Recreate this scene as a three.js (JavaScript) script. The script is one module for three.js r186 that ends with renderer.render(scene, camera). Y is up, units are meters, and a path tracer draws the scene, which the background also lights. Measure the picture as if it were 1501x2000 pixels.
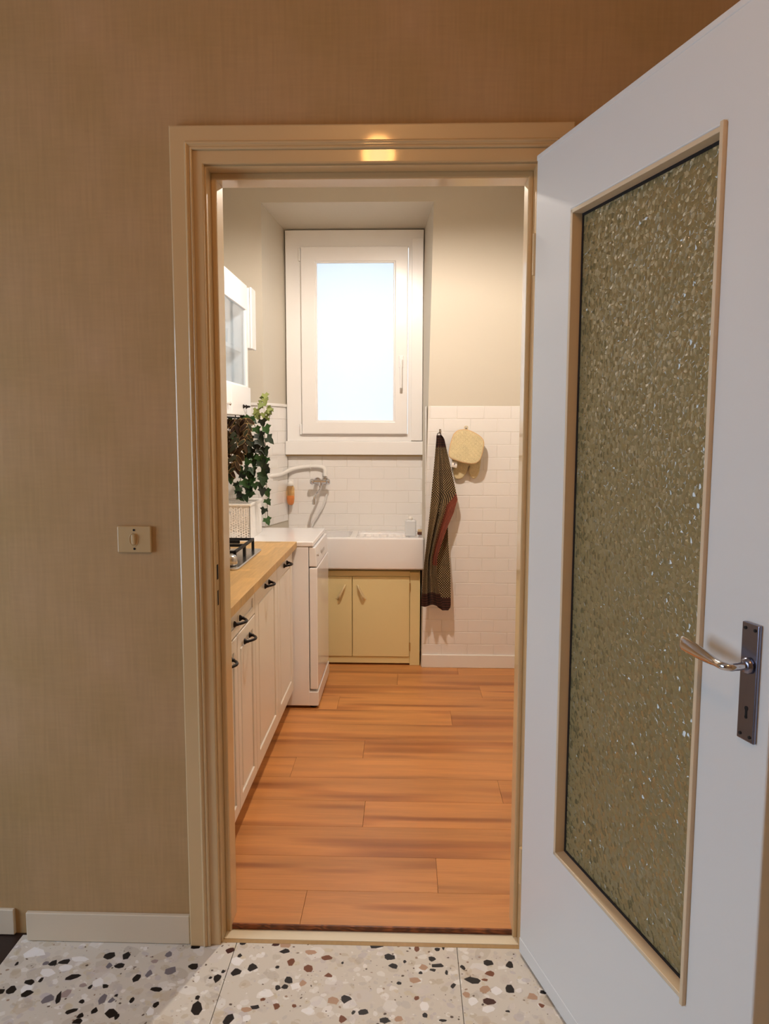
import * as THREE from 'three';
import { RoundedBoxGeometry } from 'three/addons/geometries/RoundedBoxGeometry.js';
import { mergeGeometries, toCreasedNormals } from 'three/addons/utils/BufferGeometryUtils.js';
import { RectAreaLightUniformsLib } from 'three/addons/lights/RectAreaLightUniformsLib.js';
import { Brush, Evaluator, SUBTRACTION } from 'three-bvh-csg';

// ------------------------------------------------------------------ camera, sky, light, exposure
const scene = new THREE.Scene();
const FOCAL = 1500, CAM_H = 1.42, CAM_Z = 1.98;
const camera = new THREE.PerspectiveCamera(2 * Math.atan(1000 / FOCAL) * 180 / Math.PI, 1501 / 2000, 0.05, 60);
camera.position.set(0, CAM_H, CAM_Z);
camera.rotation.order = 'YXZ';
camera.rotation.set(-Math.atan(162 / 1500), Math.atan(45 / 1508), 0.0022);
camera.updateMatrixWorld(true);

const renderer = new THREE.WebGLRenderer({ antialias: true });
renderer.toneMapping = THREE.LinearToneMapping;
renderer.toneMappingExposure = 1.0;
renderer.shadowMap.enabled = true;
RectAreaLightUniformsLib.init();

// overcast sky: pale, soft clouds, a little brighter overhead
{
  const w = 256, h = 128, d = new Float32Array(w * h * 4);
  for (let j = 0; j < h; j++) for (let i = 0; i < w; i++) {
    const v = j / (h - 1), a = i / w * Math.PI * 2;
    const c = 0.5 + 0.22 * Math.sin(a * 3 + v * 9) + 0.18 * Math.sin(a * 7 - v * 17 + 1.3) + 0.1 * Math.sin(a * 13 + v * 31);
    const k = 0.6 + 1.1 * Math.max(0, Math.sin((v - 0.5) * Math.PI)) + 0.3 * c, o = (j * w + i) * 4;
    d[o] = 0.96 * k; d[o + 1] = 1.0 * k; d[o + 2] = 1.05 * k; d[o + 3] = 1;
  }
  const t = new THREE.DataTexture(d, w, h, THREE.RGBAFormat, THREE.FloatType);
  t.mapping = THREE.EquirectangularReflectionMapping; t.magFilter = THREE.LinearFilter; t.wrapS = THREE.RepeatWrapping; t.needsUpdate = true;
  scene.background = t;
  scene.backgroundIntensity = 1.6;
}

// daylight entering by the hall window
function daylight(w, h, color, power, pos, look) {
  const l = new THREE.RectAreaLight(color, power, w, h);
  l.position.set(...pos); l.lookAt(...look); scene.add(l);
}
daylight(1.3, 1.5, 0xc0d9f2, 6.2, [-2.66, 1.2, 1.05], [0, 1.0, 1.05]);
const KITCHEN_LAMP = [-0.1, 2.535, -1.2], KITCHEN_CD = 7.4;
const HALL_LAMP = [-0.15, 2.75, 1.95], HALL_CD = 1.25;

// ------------------------------------------------------------------ helpers
let seed = 7;
const rnd = () => { seed = (seed * 1664525 + 1013904223) >>> 0; return seed / 4294967296; };
const rr = (a, b) => a + (b - a) * rnd();
const R = d => d * Math.PI / 180;
const V = (x, y, z) => new THREE.Vector3(x, y, z);
const used = {};
function numbered(n) { const k = used[n] = (used[n] ?? -1) + 1; return k ? `${n}_${String(k).padStart(3, '0')}` : n; }
// a pixel of the photograph as a point on a plane
function ray(px, py) { return V((px - 750.5) / FOCAL, -(py - 1000) / FOCAL, -1).applyQuaternion(camera.quaternion); }
function onY(px, py, y) { const d = ray(px, py); return camera.position.clone().addScaledVector(d, (y - CAM_H) / d.y); }
function onZ(px, py, z) { const d = ray(px, py); return camera.position.clone().addScaledVector(d, (z - CAM_Z) / d.z); }

function plain(g) { g = g.index ? g.toNonIndexed() : g; for (const k of Object.keys(g.attributes)) if (!['position', 'normal', 'uv'].includes(k)) g.deleteAttribute(k); if (!g.attributes.normal) g.computeVertexNormals(); if (!g.attributes.uv) g.setAttribute('uv', new THREE.Float32BufferAttribute(new Float32Array(g.attributes.position.count * 2), 2)); g.clearGroups(); return g; }
function join(list) { return list.length === 1 ? plain(list[0]) : mergeGeometries(list.map(plain)); }
function metric(g, su = 1, sv = su, ou = 0, ov = 0) {   // uv in metres by the way each face points
  g = plain(g); const p = g.attributes.position, n = g.attributes.normal, uv = g.attributes.uv;
  for (let i = 0; i < p.count; i++) {
    const ax = Math.abs(n.getX(i)), ay = Math.abs(n.getY(i)), az = Math.abs(n.getZ(i));
    let u, v;
    if (ay >= ax && ay >= az) { u = p.getX(i); v = -p.getZ(i); } else if (ax >= az) { u = -p.getZ(i); v = p.getY(i); } else { u = p.getX(i); v = p.getY(i); }
    uv.setXY(i, u * su + ou, v * sv + ov);
  }
  return g;
}
function mesh(name, geos, mat, parent) {
  const m = new THREE.Mesh(Array.isArray(geos) ? join(geos) : geos, mat);
  m.name = parent && parent !== scene ? name : numbered(name);
  m.castShadow = m.receiveShadow = true; (parent || scene).add(m); return m;
}
function tag(o, label, category, group) { o.userData.label = label; o.userData.category = category; if (group) o.userData.group = group; return o; }
function thing(name, label, category, pos = [0, 0, 0], turn = 0, group) {
  const g = new THREE.Group(); g.name = numbered(name); g.position.set(...pos); g.rotation.y = turn; scene.add(g); return tag(g, label, category, group);
}
function setting(o, label, category) { o.userData.kind = 'structure'; return tag(o, label, category); }
function settingGroup(name, label, category, pos, turn) { const g = thing(name, label, category, pos, turn); g.userData.kind = 'structure'; return g; }
const box = (x0, x1, y0, y1, z0, z1) => new THREE.BoxGeometry(x1 - x0, y1 - y0, z1 - z0).translate((x0 + x1) / 2, (y0 + y1) / 2, (z0 + z1) / 2);
const rbox = (x0, x1, y0, y1, z0, z1, r = 0.004, s = 2) => new RoundedBoxGeometry(x1 - x0, y1 - y0, z1 - z0, s, r).translate((x0 + x1) / 2, (y0 + y1) / 2, (z0 + z1) / 2);
const tube = (pts, r, seg = 24, rad = 10) => new THREE.TubeGeometry(new THREE.CatmullRomCurve3(pts.map(p => V(...p))), seg, r, rad, false);
const lathe = (pts, seg = 24) => new THREE.LatheGeometry(pts.map(p => new THREE.Vector2(...p)), seg);
const cyl = (r0, r1, h, seg = 24) => new THREE.CylinderGeometry(r0, r1, h, seg);
function rectShape(x0, x1, y0, y1, C = THREE.Shape) { const s = new C(); s.moveTo(x0, y0); s.lineTo(x1, y0); s.lineTo(x1, y1); s.lineTo(x0, y1); s.closePath(); return s; }
function rrectShape(x0, x1, y0, y1, r, C = THREE.Shape) { const s = new C(); s.moveTo(x0 + r, y0); s.lineTo(x1 - r, y0); s.quadraticCurveTo(x1, y0, x1, y0 + r); s.lineTo(x1, y1 - r); s.quadraticCurveTo(x1, y1, x1 - r, y1); s.lineTo(x0 + r, y1); s.quadraticCurveTo(x0, y1, x0, y1 - r); s.lineTo(x0, y0 + r); s.quadraticCurveTo(x0, y0, x0 + r, y0); return s; }
function polyShape(pts, C = THREE.Shape) { const s = new C(); pts.forEach((p, i) => i ? s.lineTo(...p) : s.moveTo(...p)); s.closePath(); return s; }
function ext(shape, depth, bevel = 0, z = 0, seg = 2, curve = 8) {
  const g = new THREE.ExtrudeGeometry(shape, { depth: depth - 2 * bevel, bevelEnabled: bevel > 0, bevelThickness: bevel, bevelSize: bevel, bevelOffset: -bevel, bevelSegments: seg, curveSegments: curve });
  return g.translate(0, 0, z + bevel);
}
function frameExt(x0, x1, y0, y1, wl, wr, wb, wt, depth, bevel, z) { const s = rectShape(x0, x1, y0, y1); s.holes.push(rectShape(x0 + wl, x1 - wr, y0 + wb, y1 - wt, THREE.Path)); return ext(s, depth, bevel, z, 2); }

// ---- noise and textures
function lattice(n, s) { const a = new Float32Array(n * n); let q = s >>> 0; for (let i = 0; i < a.length; i++) { q = (q * 1664525 + 1013904223) >>> 0; a[i] = q / 4294967296; } return a; }
const LAT = lattice(64, 91);
const hash = (x, y) => { let n = (x * 374761393 + y * 668265263) | 0; n = Math.imul(n ^ (n >>> 13), 1274126177); return ((n ^ (n >>> 16)) >>> 0) / 4294967296; };
function vnoise(x, y, px, py) {
  const xi = Math.floor(x), yi = Math.floor(y), fx = x - xi, fy = y - yi, sx = fx * fx * (3 - 2 * fx), sy = fy * fy * (3 - 2 * fy);
  const w = (a, p) => ((a % p) + p) % p, x0 = w(xi, px), x1 = w(xi + 1, px), y0 = w(yi, py) + 101, y1 = w(yi + 1, py) + 101;
  const a = hash(x0, y0), b = hash(x1, y0), c = hash(x0, y1), d = hash(x1, y1);
  return a + (b - a) * sx + (c - a) * sy + (a - b - c + d) * sx * sy;
}
// noise over the unit square that repeats without a seam: fx and fy cells across it, o octaves
function tn(u, v, fx, fy, o = 3) { let s = 0, a = 0.5, t = 0; for (let i = 0; i < o; i++) { s += a * vnoise(u * fx, v * fy, fx, fy); t += a; a /= 2; fx *= 2; fy *= 2; } return s / t; }
const fbm = (x, y, o = 4) => { let s = 0, a = 0.5, t = 0; for (let i = 0; i < o; i++) { s += a * vnoise(x, y, 4096, 4096); t += a; a /= 2; x = x * 2 + 17; y = y * 2 + 31; } return s / t; };
function texture(w, h, f, srgb = true) {
  const d = new Uint8Array(w * h * 4);
  for (let j = 0; j < h; j++) for (let i = 0; i < w; i++) { const c = f(i / w, j / h, i, j), o = (j * w + i) * 4; d[o] = Math.max(0, Math.min(255, c[0])); d[o + 1] = Math.max(0, Math.min(255, c[1])); d[o + 2] = Math.max(0, Math.min(255, c[2])); d[o + 3] = 255; }
  const t = new THREE.DataTexture(d, w, h, THREE.RGBAFormat); t.wrapS = t.wrapT = THREE.RepeatWrapping; t.magFilter = THREE.LinearFilter; t.minFilter = THREE.LinearMipmapLinearFilter; t.generateMipmaps = true;
  if (srgb) t.colorSpace = THREE.SRGBColorSpace; t.needsUpdate = true; return t;
}
const grey = (w, h, f) => texture(w, h, (u, v, i, j) => { const g = f(u, v, i, j); return [g, g, g]; }, false);
const std = (color, roughness = 0.6, o = {}) => new THREE.MeshStandardMaterial({ color, roughness, metalness: 0, ...o });
const phys = (color, roughness, o = {}) => new THREE.MeshPhysicalMaterial({ color, roughness, ...o });

// textured wall paper of the hall: fine vertical weave, faint blotches (0.8 m repeat)
const paperMap = texture(512, 512, (u, v) => {
  const streak = tn(u, v, 160, 10, 2) * 0.65 + tn(u, v, 20, 170, 2) * 0.35, blot = tn(u, v, 4, 4, 4);
  const k = 0.95 + 0.08 * streak + 0.1 * (blot - 0.5);
  return [178 * k, 147 * k, (103 + 14 * (blot - 0.5)) * k];
});
const paperBump = grey(512, 512, (u, v) => 128 + 90 * (tn(u, v, 160, 10, 2) - 0.5) + 60 * (tn(u, v, 20, 170, 2) - 0.5));
const plasterBump = grey(256, 256, (u, v) => 128 + 120 * (tn(u, v, 16, 16, 4) - 0.5));
const brushBump = grey(256, 256, (u, v) => 128 + 120 * (tn(u, v, 32, 2, 3) - 0.5));
const oakMap = texture(2048, 1024, (u, v) => {   // 2.4 m x 1.2 m: long soft grain along u
  const y = v + 0.012 * (fbm(u * 7, v * 9, 3) - 0.5);
  const broad = fbm(u * 4, y * 18, 2), mid = fbm(u * 8 + 5, y * 50, 2), fine = fbm(u * 40, y * 420, 2);
  const dark = Math.max(0, fbm(u * 4.5 + 40, y * 24 + 7, 2) - 0.55) * 1.3;
  const k = 0.86 + 0.16 * broad + 0.1 * mid + 0.07 * fine - dark * 0.5;
  return [197 * k, 135 * k * (1 - dark * 0.22), 78 * k * (1 - dark * 0.35)];
});
const oakBump = grey(1024, 512, (u, v) => 128 + 70 * (tn(u, v, 32, 256, 2) - 0.5));
const beechMap = texture(1024, 512, (u, v) => {
  const st = Math.floor(v * 12), jo = Math.floor(u * 3 + st * 0.37), b = LAT[(st * 7 + jo * 13) & 4095];
  const g = fbm(u * 16 + st * 3, v * 128, 3), k = 0.86 + 0.12 * b + 0.14 * g;
  return [198 * k, 160 * k, 102 * k];
});
const stripMap = texture(1024, 64, (u, v) => {
  const w = Math.sin((u * 90 + 3.5 * fbm(u * 20, v * 2, 3) * 4 + v * 5)) * 0.5 + 0.5, b = fbm(u * 16, v * 2, 3), k = 0.25 + 0.75 * w * b;
  return [60 + 125 * k, 26 + 80 * k, 12 + 42 * k];
});

const M = {
  paper: std(0xffffff, 0.85, { map: paperMap, bumpMap: paperBump, bumpScale: 0.0003 }),
  plaster: std(0xcfc8ba, 0.8, { bumpMap: plasterBump, bumpScale: 0.0004 }),
  ceiling: std(0xd8cfbf, 0.9),
  outsideWall: std(0xb9b4aa, 0.9),
  casing: phys(0xcdb083, 0.35, { clearcoat: 0.7, clearcoatRoughness: 0.06 }),
  doorPaint: phys(0xdfe3e4, 0.38, { clearcoat: 0.15, clearcoatRoughness: 0.25 }),
  doorBead: std(0xd8c6a8, 0.4),
  whiteTrim: std(0xd6c9b3, 0.45),
  whitePaint: std(0xeeece8, 0.4),
  pvc: phys(0xf0efee, 0.28, {}),
  tile: phys(0xeeecea, 0.12, { clearcoat: 0.5, clearcoatRoughness: 0.05, bumpMap: plasterBump, bumpScale: 0.0002 }),
  grout: std(0xe2ded8, 0.9),
  oak: phys(0xffffff, 0.36, { map: oakMap, bumpMap: oakBump, bumpScale: 0.00015 }),
  subfloor: std(0x5e3d22, 0.9),
  beech: std(0xffffff, 0.4, { map: beechMap }),
  strip: std(0xffffff, 0.35, { map: stripMap }),
  marble: std(0xe9dcc0, 0.35),
  cabinet: phys(0xece6da, 0.3, { clearcoat: 0.25, clearcoatRoughness: 0.2 }),
  wallCabinet: phys(0xf6f6f6, 0.3),
  iron: std(0x17100d, 0.4, { metalness: 0.5 }),
  castIron: std(0x0e0d0d, 0.6, { metalness: 0.2 }),
  steel: std(0xc9c6c2, 0.25, { metalness: 1 }),
  chrome: std(0xd8d8dc, 0.12, { metalness: 1 }),
  chromeDark: std(0x8e8ea0, 0.22, { metalness: 1 }),
  enamel: phys(0xf4f4f6, 0.22, { clearcoat: 0.4 }),
  ceramic: phys(0xf0eff0, 0.1, { clearcoat: 0.8, clearcoatRoughness: 0.04 }),
  yellow: std(0xe8d8a2, 0.42),
  pull: std(0xe0cda0, 0.35),
  brass: std(0xc9a86c, 0.35, { metalness: 0.6 }),
  black: std(0x0a0808, 0.8),
  paneEdgeDark: std(0x1c1512, 0.9),
  switchPlastic: std(0xbda276, 0.4),
  plastic: std(0xf2f0ec, 0.45),
};

// ------------------------------------------------------------------ the setting
const ZB = -2.468, ZN = -2.79, KZ = -0.12, CEIL = 2.95, FK = 0.015;
// ground outside
setting(mesh('ground', box(-30, 30, -3.2, -3.0, -40, 30), std(0x8e9494, 0.95)), 'grey ground outside the house', 'ground');

// wall between hall and kitchen, with the door opening
{
  const s = rectShape(-1.056, 1.0, 0, CEIL); 
  s.holes.push(rectShape(-0.52, 0.33, 0.0005, 2.085, THREE.Path));
  setting(mesh('wall_front', metric(ext(s, 0.12, 0, KZ), 1 / 0.8), M.paper), 'tan textured hall wall around the kitchen doorway', 'wall');
  setting(mesh('wall_recess', metric(box(-2.82, -1.056, 0, CEIL, -0.14, -0.022), 1 / 0.8), M.paper), 'narrow set-back stretch of tan wall beside the doorway wall', 'wall');
}
// hall shell
setting(mesh('wall_right', metric(box(1.0, 1.12, 0, CEIL, -0.12, 3.3), 1 / 0.8), M.paper), 'tan hall wall behind the opened door', 'wall');
setting(mesh('wall_rear', metric(box(-2.82, 1.12, 0, CEIL, 3.3, 3.42), 1 / 0.8), M.paper), 'tan hall wall behind the viewer', 'wall');
{
  const s = rectShape(-3.42, 0.022, 0, CEIL);                 // local x = -z
  s.holes.push(rectShape(-1.7, -0.4, 0.45, 1.95, THREE.Path));
  setting(mesh('wall_left', metric(ext(s, 0.12).rotateY(Math.PI / 2).translate(-2.82, 0, 0), 1 / 0.8), M.paper), 'tan hall wall with a window', 'wall');
  const w = settingGroup('window_2', 'white framed window lighting the hall', 'window', [-2.76, 0, 1.05]);
  mesh('frame', frameExt(-0.65, 0.65, 0.45, 1.95, 0.06, 0.06, 0.06, 0.06, 0.06, 0.004, -0.03).rotateY(Math.PI / 2), M.pvc, w);
  mesh('pane', box(-0.004, 0.004, 0.5, 1.9, -0.6, 0.6), phys(0xffffff, 0.02, { transmission: 1, thickness: 0 }), w);
}
setting(mesh('ceiling', box(-2.82, 1.12, CEIL, CEIL + 0.1, -0.14, 3.42), M.ceiling), 'plain pale hall ceiling', 'ceiling');

// kitchen shell
setting(mesh('wall_kitchen_left', box(-1.27, -1.15, 0, CEIL, -2.6, -0.14), M.plaster), 'greige kitchen wall behind the cabinets', 'wall');
setting(mesh('wall_kitchen_right', box(0.8, 0.92, 0, CEIL, -2.6, KZ), M.plaster), 'greige kitchen wall opposite the cabinets', 'wall');
setting(mesh('ceiling_kitchen', box(-1.27, 0.92, CEIL, CEIL + 0.1, -3.0, KZ), M.ceiling), 'plain pale kitchen ceiling', 'ceiling');

// back wall with the splayed window niche
const NL = -0.83, NRt = 0.139, NRb = 0.087, NTOP = 2.682;            // niche mouth
const BL = -0.748, BRt = 0.092, BRb = 0.102, BTOP = 2.608;            // niche back
const nr = y => NRb + (NRt - NRb) * (y - 0.08) / (2.682 - 0.08);
const br = y => BRb + (BRt - BRb) * (y - 0.08) / (2.608 - 0.08);
const wallPiece = (name, g, label) => setting(mesh(name, metric(join(g), 1), M.plaster), label, 'wall');
const backRight = wallPiece('wall_back_right', [ext(polyShape([[nr(0), 0], [0.92, 0], [0.92, CEIL], [NRt, CEIL], [NRt, NTOP]]), 0.12, 0, ZB - 0.12), box(0.8, 0.92, 0, CEIL, ZN, ZB - 0.12)], 'kitchen back wall right of the window niche, white tiles below greige paint');
const backLeft = wallPiece('wall_back_left', [box(-1.27, NL, 0, CEIL, ZB - 0.12, ZB), box(-1.27, -1.15, 0, CEIL, ZN, ZB - 0.12)], 'kitchen back wall left of the window niche behind the ivy');
wallPiece('wall_back_top', [box(NL, NRt, NTOP, CEIL, ZB - 0.12, ZB)], 'greige kitchen wall above the window niche');
const niche = (() => {
  const back = rectShape(-1.27, 0.92, 0, CEIL); back.holes.push(rectShape(-0.69, 0.04, 1.36, 2.55, THREE.Path));
  return wallPiece('wall_niche', [ext(back, 0.2, 0, ZN - 0.2)], 'back of the window niche, white tiles below the window board');
})();
// splayed cheeks and soffit, 3 cm thick, from the mouth of the niche to its back
function slab(a, b, c, d, n) { const q = [a, b, c, d].map(p => V(...p)), o = q.map(p => p.clone().add(V(...n))), P = [], f = (i, j, k, l) => { for (const v of [i, j, k, i, k, l]) P.push(v.x, v.y, v.z); }; f(...q); f(...o.slice().reverse()); for (let i = 0; i < 4; i++) f(q[i], o[i], o[(i + 1) % 4], q[(i + 1) % 4]); const g = new THREE.BufferGeometry(); g.setAttribute('position', new THREE.Float32BufferAttribute(P, 3)); g.computeVertexNormals(); return g; }
const F = (x, y) => [x, y, ZB], K = (x, y) => [x, y, ZN];
const cheekLeft = wallPiece('wall_cheek_left', [slab(F(NL, 0), K(BL, 0), K(BL, BTOP), F(NL, NTOP), [-0.03, 0, -0.012])], 'left splayed cheek of the window niche');
const cheekRight = wallPiece('wall_cheek_right', [slab(F(nr(0), 0), F(NRt, NTOP), K(BRt, BTOP), K(br(0), 0), [0.03, 0, -0.012])], 'right splayed cheek of the window niche');
wallPiece('wall_niche_top', [slab(F(NL, NTOP), K(BL, BTOP), K(BRt, BTOP), F(NRt, NTOP), [0, 0.03, -0.012])], 'sloping top of the window niche');

// white brick-bond tiles, each its own piece, with grout beds behind
{
  const PX = 0.1535, PY = 0.0735, GAP = 0.0018, TH = 0.0045, TILE_TOP = 1.552;
  function tileGeo(corners) {         // corners: 4 [x,y] counter-clockwise, chamfered face
    const c = 0.0016, cx = corners.reduce((s, p) => s + p[0], 0) / 4, cy = corners.reduce((s, p) => s + p[1], 0) / 4;
    const inn = corners.map(([x, y]) => [x + Math.sign(cx - x) * c, y + Math.sign(cy - y) * c]);
    const P = [], q = (a, b, d, e) => P.push(...a, ...b, ...d, ...a, ...d, ...e);
    const A = corners.map(p => [...p, 0]), B = corners.map(p => [...p, TH - c]), C = inn.map(p => [...p, TH]);
    q(C[0], C[1], C[2], C[3]);
    for (let i = 0; i < 4; i++) { const j = (i + 1) % 4; q(B[i], B[j], C[j], C[i]); q(A[i], A[j], B[j], B[i]); }
    const g = new THREE.BufferGeometry(); g.setAttribute('position', new THREE.Float32BufferAttribute(P, 3)); g.computeVertexNormals();
    const uv = []; const off = [rnd(), rnd()]; for (let i = 0; i < P.length; i += 3) uv.push(P[i] * 3 + off[0], P[i + 1] * 3 + off[1]);
    g.setAttribute('uv', new THREE.Float32BufferAttribute(uv, 2)); return g;
  }
  // lay tiles in a plane's own x,y; left(y) and right(y) bound it
  function lay(parent, left, right, y0, phase, place, TOP = TILE_TOP) {
    { const y = [y0, TOP], e = 0.0014; const bed = mesh('grout', ext(polyShape([[left(y0), y0], [right(y0), y0], [right(TOP), TOP], [left(TOP), TOP]]), 0.0028), M.grout, parent); place(bed); }
    const n = Math.ceil((TOP - y0) / PY);
    for (let r = 0; r < n; r++) {
      const yt = TOP - r * PY, yb = Math.max(y0, yt - PY), ph = phase + (r % 2) * PX / 2;
      if (yt - yb < 0.012) continue;
      const lo = Math.min(left(yt), left(yb)), hi = Math.max(right(yt), right(yb));
      for (let k = Math.floor((lo - ph) / PX); ph + k * PX < hi; k++) {
        const xa = ph + k * PX, xb = xa + PX, g2 = GAP / 2;
        const L0 = Math.max(xa, left(yb)) + g2, L1 = Math.max(xa, left(yt)) + g2, R0 = Math.min(xb, right(yb)) - g2, R1 = Math.min(xb, right(yt)) - g2;
        if (R0 - L0 < 0.01 || R1 - L1 < 0.01) continue;
        const g = tileGeo([[L0, yb + g2], [R0, yb + g2], [R1, yt - g2], [L1, yt - g2]]), mx = (L0 + R0) / 2, my = (yb + yt) / 2;
        g.translate(-mx, -my, 0).rotateX((rnd() - 0.5) * 0.012).rotateY((rnd() - 0.5) * 0.006).translate(mx, my, 0);
        const m = mesh('tile', g, M.tile, parent);
        place(m);
      }
    }
  }
  const flat = z => m => m.position.set(0, 0, z);
  lay(backRight, y => nr(y) + 0.002, () => 0.8, 0.02, 0.282 - 2 * PX, flat(ZB + 0.001));                 // right of the niche
  lay(backLeft, () => -1.15, () => NL, 0.85, 0.282 - 12 * PX, flat(ZB + 0.001));                        // left of the niche
  {                                                                                          // behind the sink
    lay(niche, () => BL + 0.004, y => br(y) - 0.004, 0.76, -0.53, m => { m.position.set(0, 0, ZN + 0.001); }, 1.258);
  }
  // niche cheeks: a plane from mouth to back
  const cheek = (x0, x1, flip) => {
    const len = Math.hypot(x1 - x0, ZB - ZN), ang = Math.atan2(-(ZN - ZB), x1 - x0);
    return { len, place: m => { if (!flip) { m.position.set(x0 + 0.001, 0, ZB); m.rotation.y = ang; } else { m.position.set(x1 - 0.001, 0, ZN); m.rotation.y = Math.atan2(-(ZB - ZN), x0 - x1); } } };
  };
  const cl = cheek(NL, BL, false); lay(cheekLeft, () => 0.002, () => cl.len - 0.008, 0.85, 0.02, cl.place);
  const cr = cheek(nr(1.2), br(1.2), true); lay(cheekRight, () => 0.008, () => cr.len - 0.002, 0.62, 0.06, cr.place);
  // ledge above the tiles on the left side and in the niche cheek
  setting(mesh('trim_4', [rbox(-1.15, NL + 0.002, TILE_TOP, TILE_TOP + 0.018, ZB, ZB + 0.014, 0.004), new RoundedBoxGeometry(cl.len, 0.018, 0.014, 2, 0.004).translate(cl.len / 2, TILE_TOP + 0.009, 0.007).rotateY(Math.atan2(-(ZN - ZB), BL - NL)).translate(NL, 0, ZB)], M.whitePaint), 'thin white ledge topping the tiles beside the window', 'trim');
}
// tiles run behind the sink only below the window board
setting(mesh('baseboard_back', rbox(nr(0.05) + 0.004, 0.8, FK, 0.093, ZB + 0.002, ZB + 0.016, 0.003), M.whitePaint), 'white skirting board under the tiled kitchen wall', 'baseboard');

setting(mesh('baseboard_right', rbox(0.787, 0.8, FK, 0.093, ZB + 0.018, KZ - 0.004, 0.003), M.whitePaint), 'white skirting board of the bare kitchen wall opposite the cabinets', 'baseboard');

// kitchen window
{
  const w = settingGroup('window_1', 'white kitchen window with one frosted pane in a deep niche', 'window');
  const z = ZN;
  mesh('frame', frameExt(-0.742, 0.09, 1.345, 2.603, 0.094, 0.09, 0.046, 0.1, 0.035, 0.003, z), M.pvc, w);
  mesh('cover_strip', rbox(0.02, 0.088, 1.35, 2.55, z + 0.034, z + 0.05, 0.003), M.pvc, w);
  const sash = mesh('sash', frameExt(-0.646, -0.003, 1.389, 2.503, 0.088, 0.078, 0.076, 0.088, 0.05, 0.006, z + 0.012), M.pvc, w);
  mesh('glazing_bead', frameExt(-0.561, -0.078, 1.462, 2.418, 0.012, 0.012, 0.012, 0.012, 0.012, 0.004, z + 0.042), M.pvc, sash);
  mesh('pane', box(-0.562, -0.077, 1.46, 2.42, z + 0.026, z + 0.032), phys(0xf2f8ff, 0.62, { transmission: 0.95, thickness: 0 }), sash).userData.label = 'frosted glass pane';
  mesh('window_board', rbox(-0.752, 0.104, 1.262, 1.345, z + 0.004, z + 0.05, 0.004), M.pvc, w);
  mesh('shade_line', box(-0.75, 0.1, 1.253, 1.262, z + 0.004, z + 0.036), std(0xb39a6c, 0.8), w).userData.label = 'tan strip painted for the shadow line under the window board';  // tan strip paints the shadow line below the window board
  const hd = mesh('handle', [rbox(-0.056, -0.028, 1.79, 1.86, z + 0.062, z + 0.07, 0.004), tube([[-0.042, 1.83, z + 0.068], [-0.042, 1.83, z + 0.098], [-0.042, 1.815, z + 0.108], [-0.042, 1.665, z + 0.106]], 0.0085)], M.pvc, sash);
  for (const [y0, y1] of [[2.42, 2.495], [1.385, 1.45]]) mesh('hinge', [rbox(-0.662, -0.648, y0, y1, z + 0.03, z + 0.052, 0.005)], M.pvc, w);
}

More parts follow.
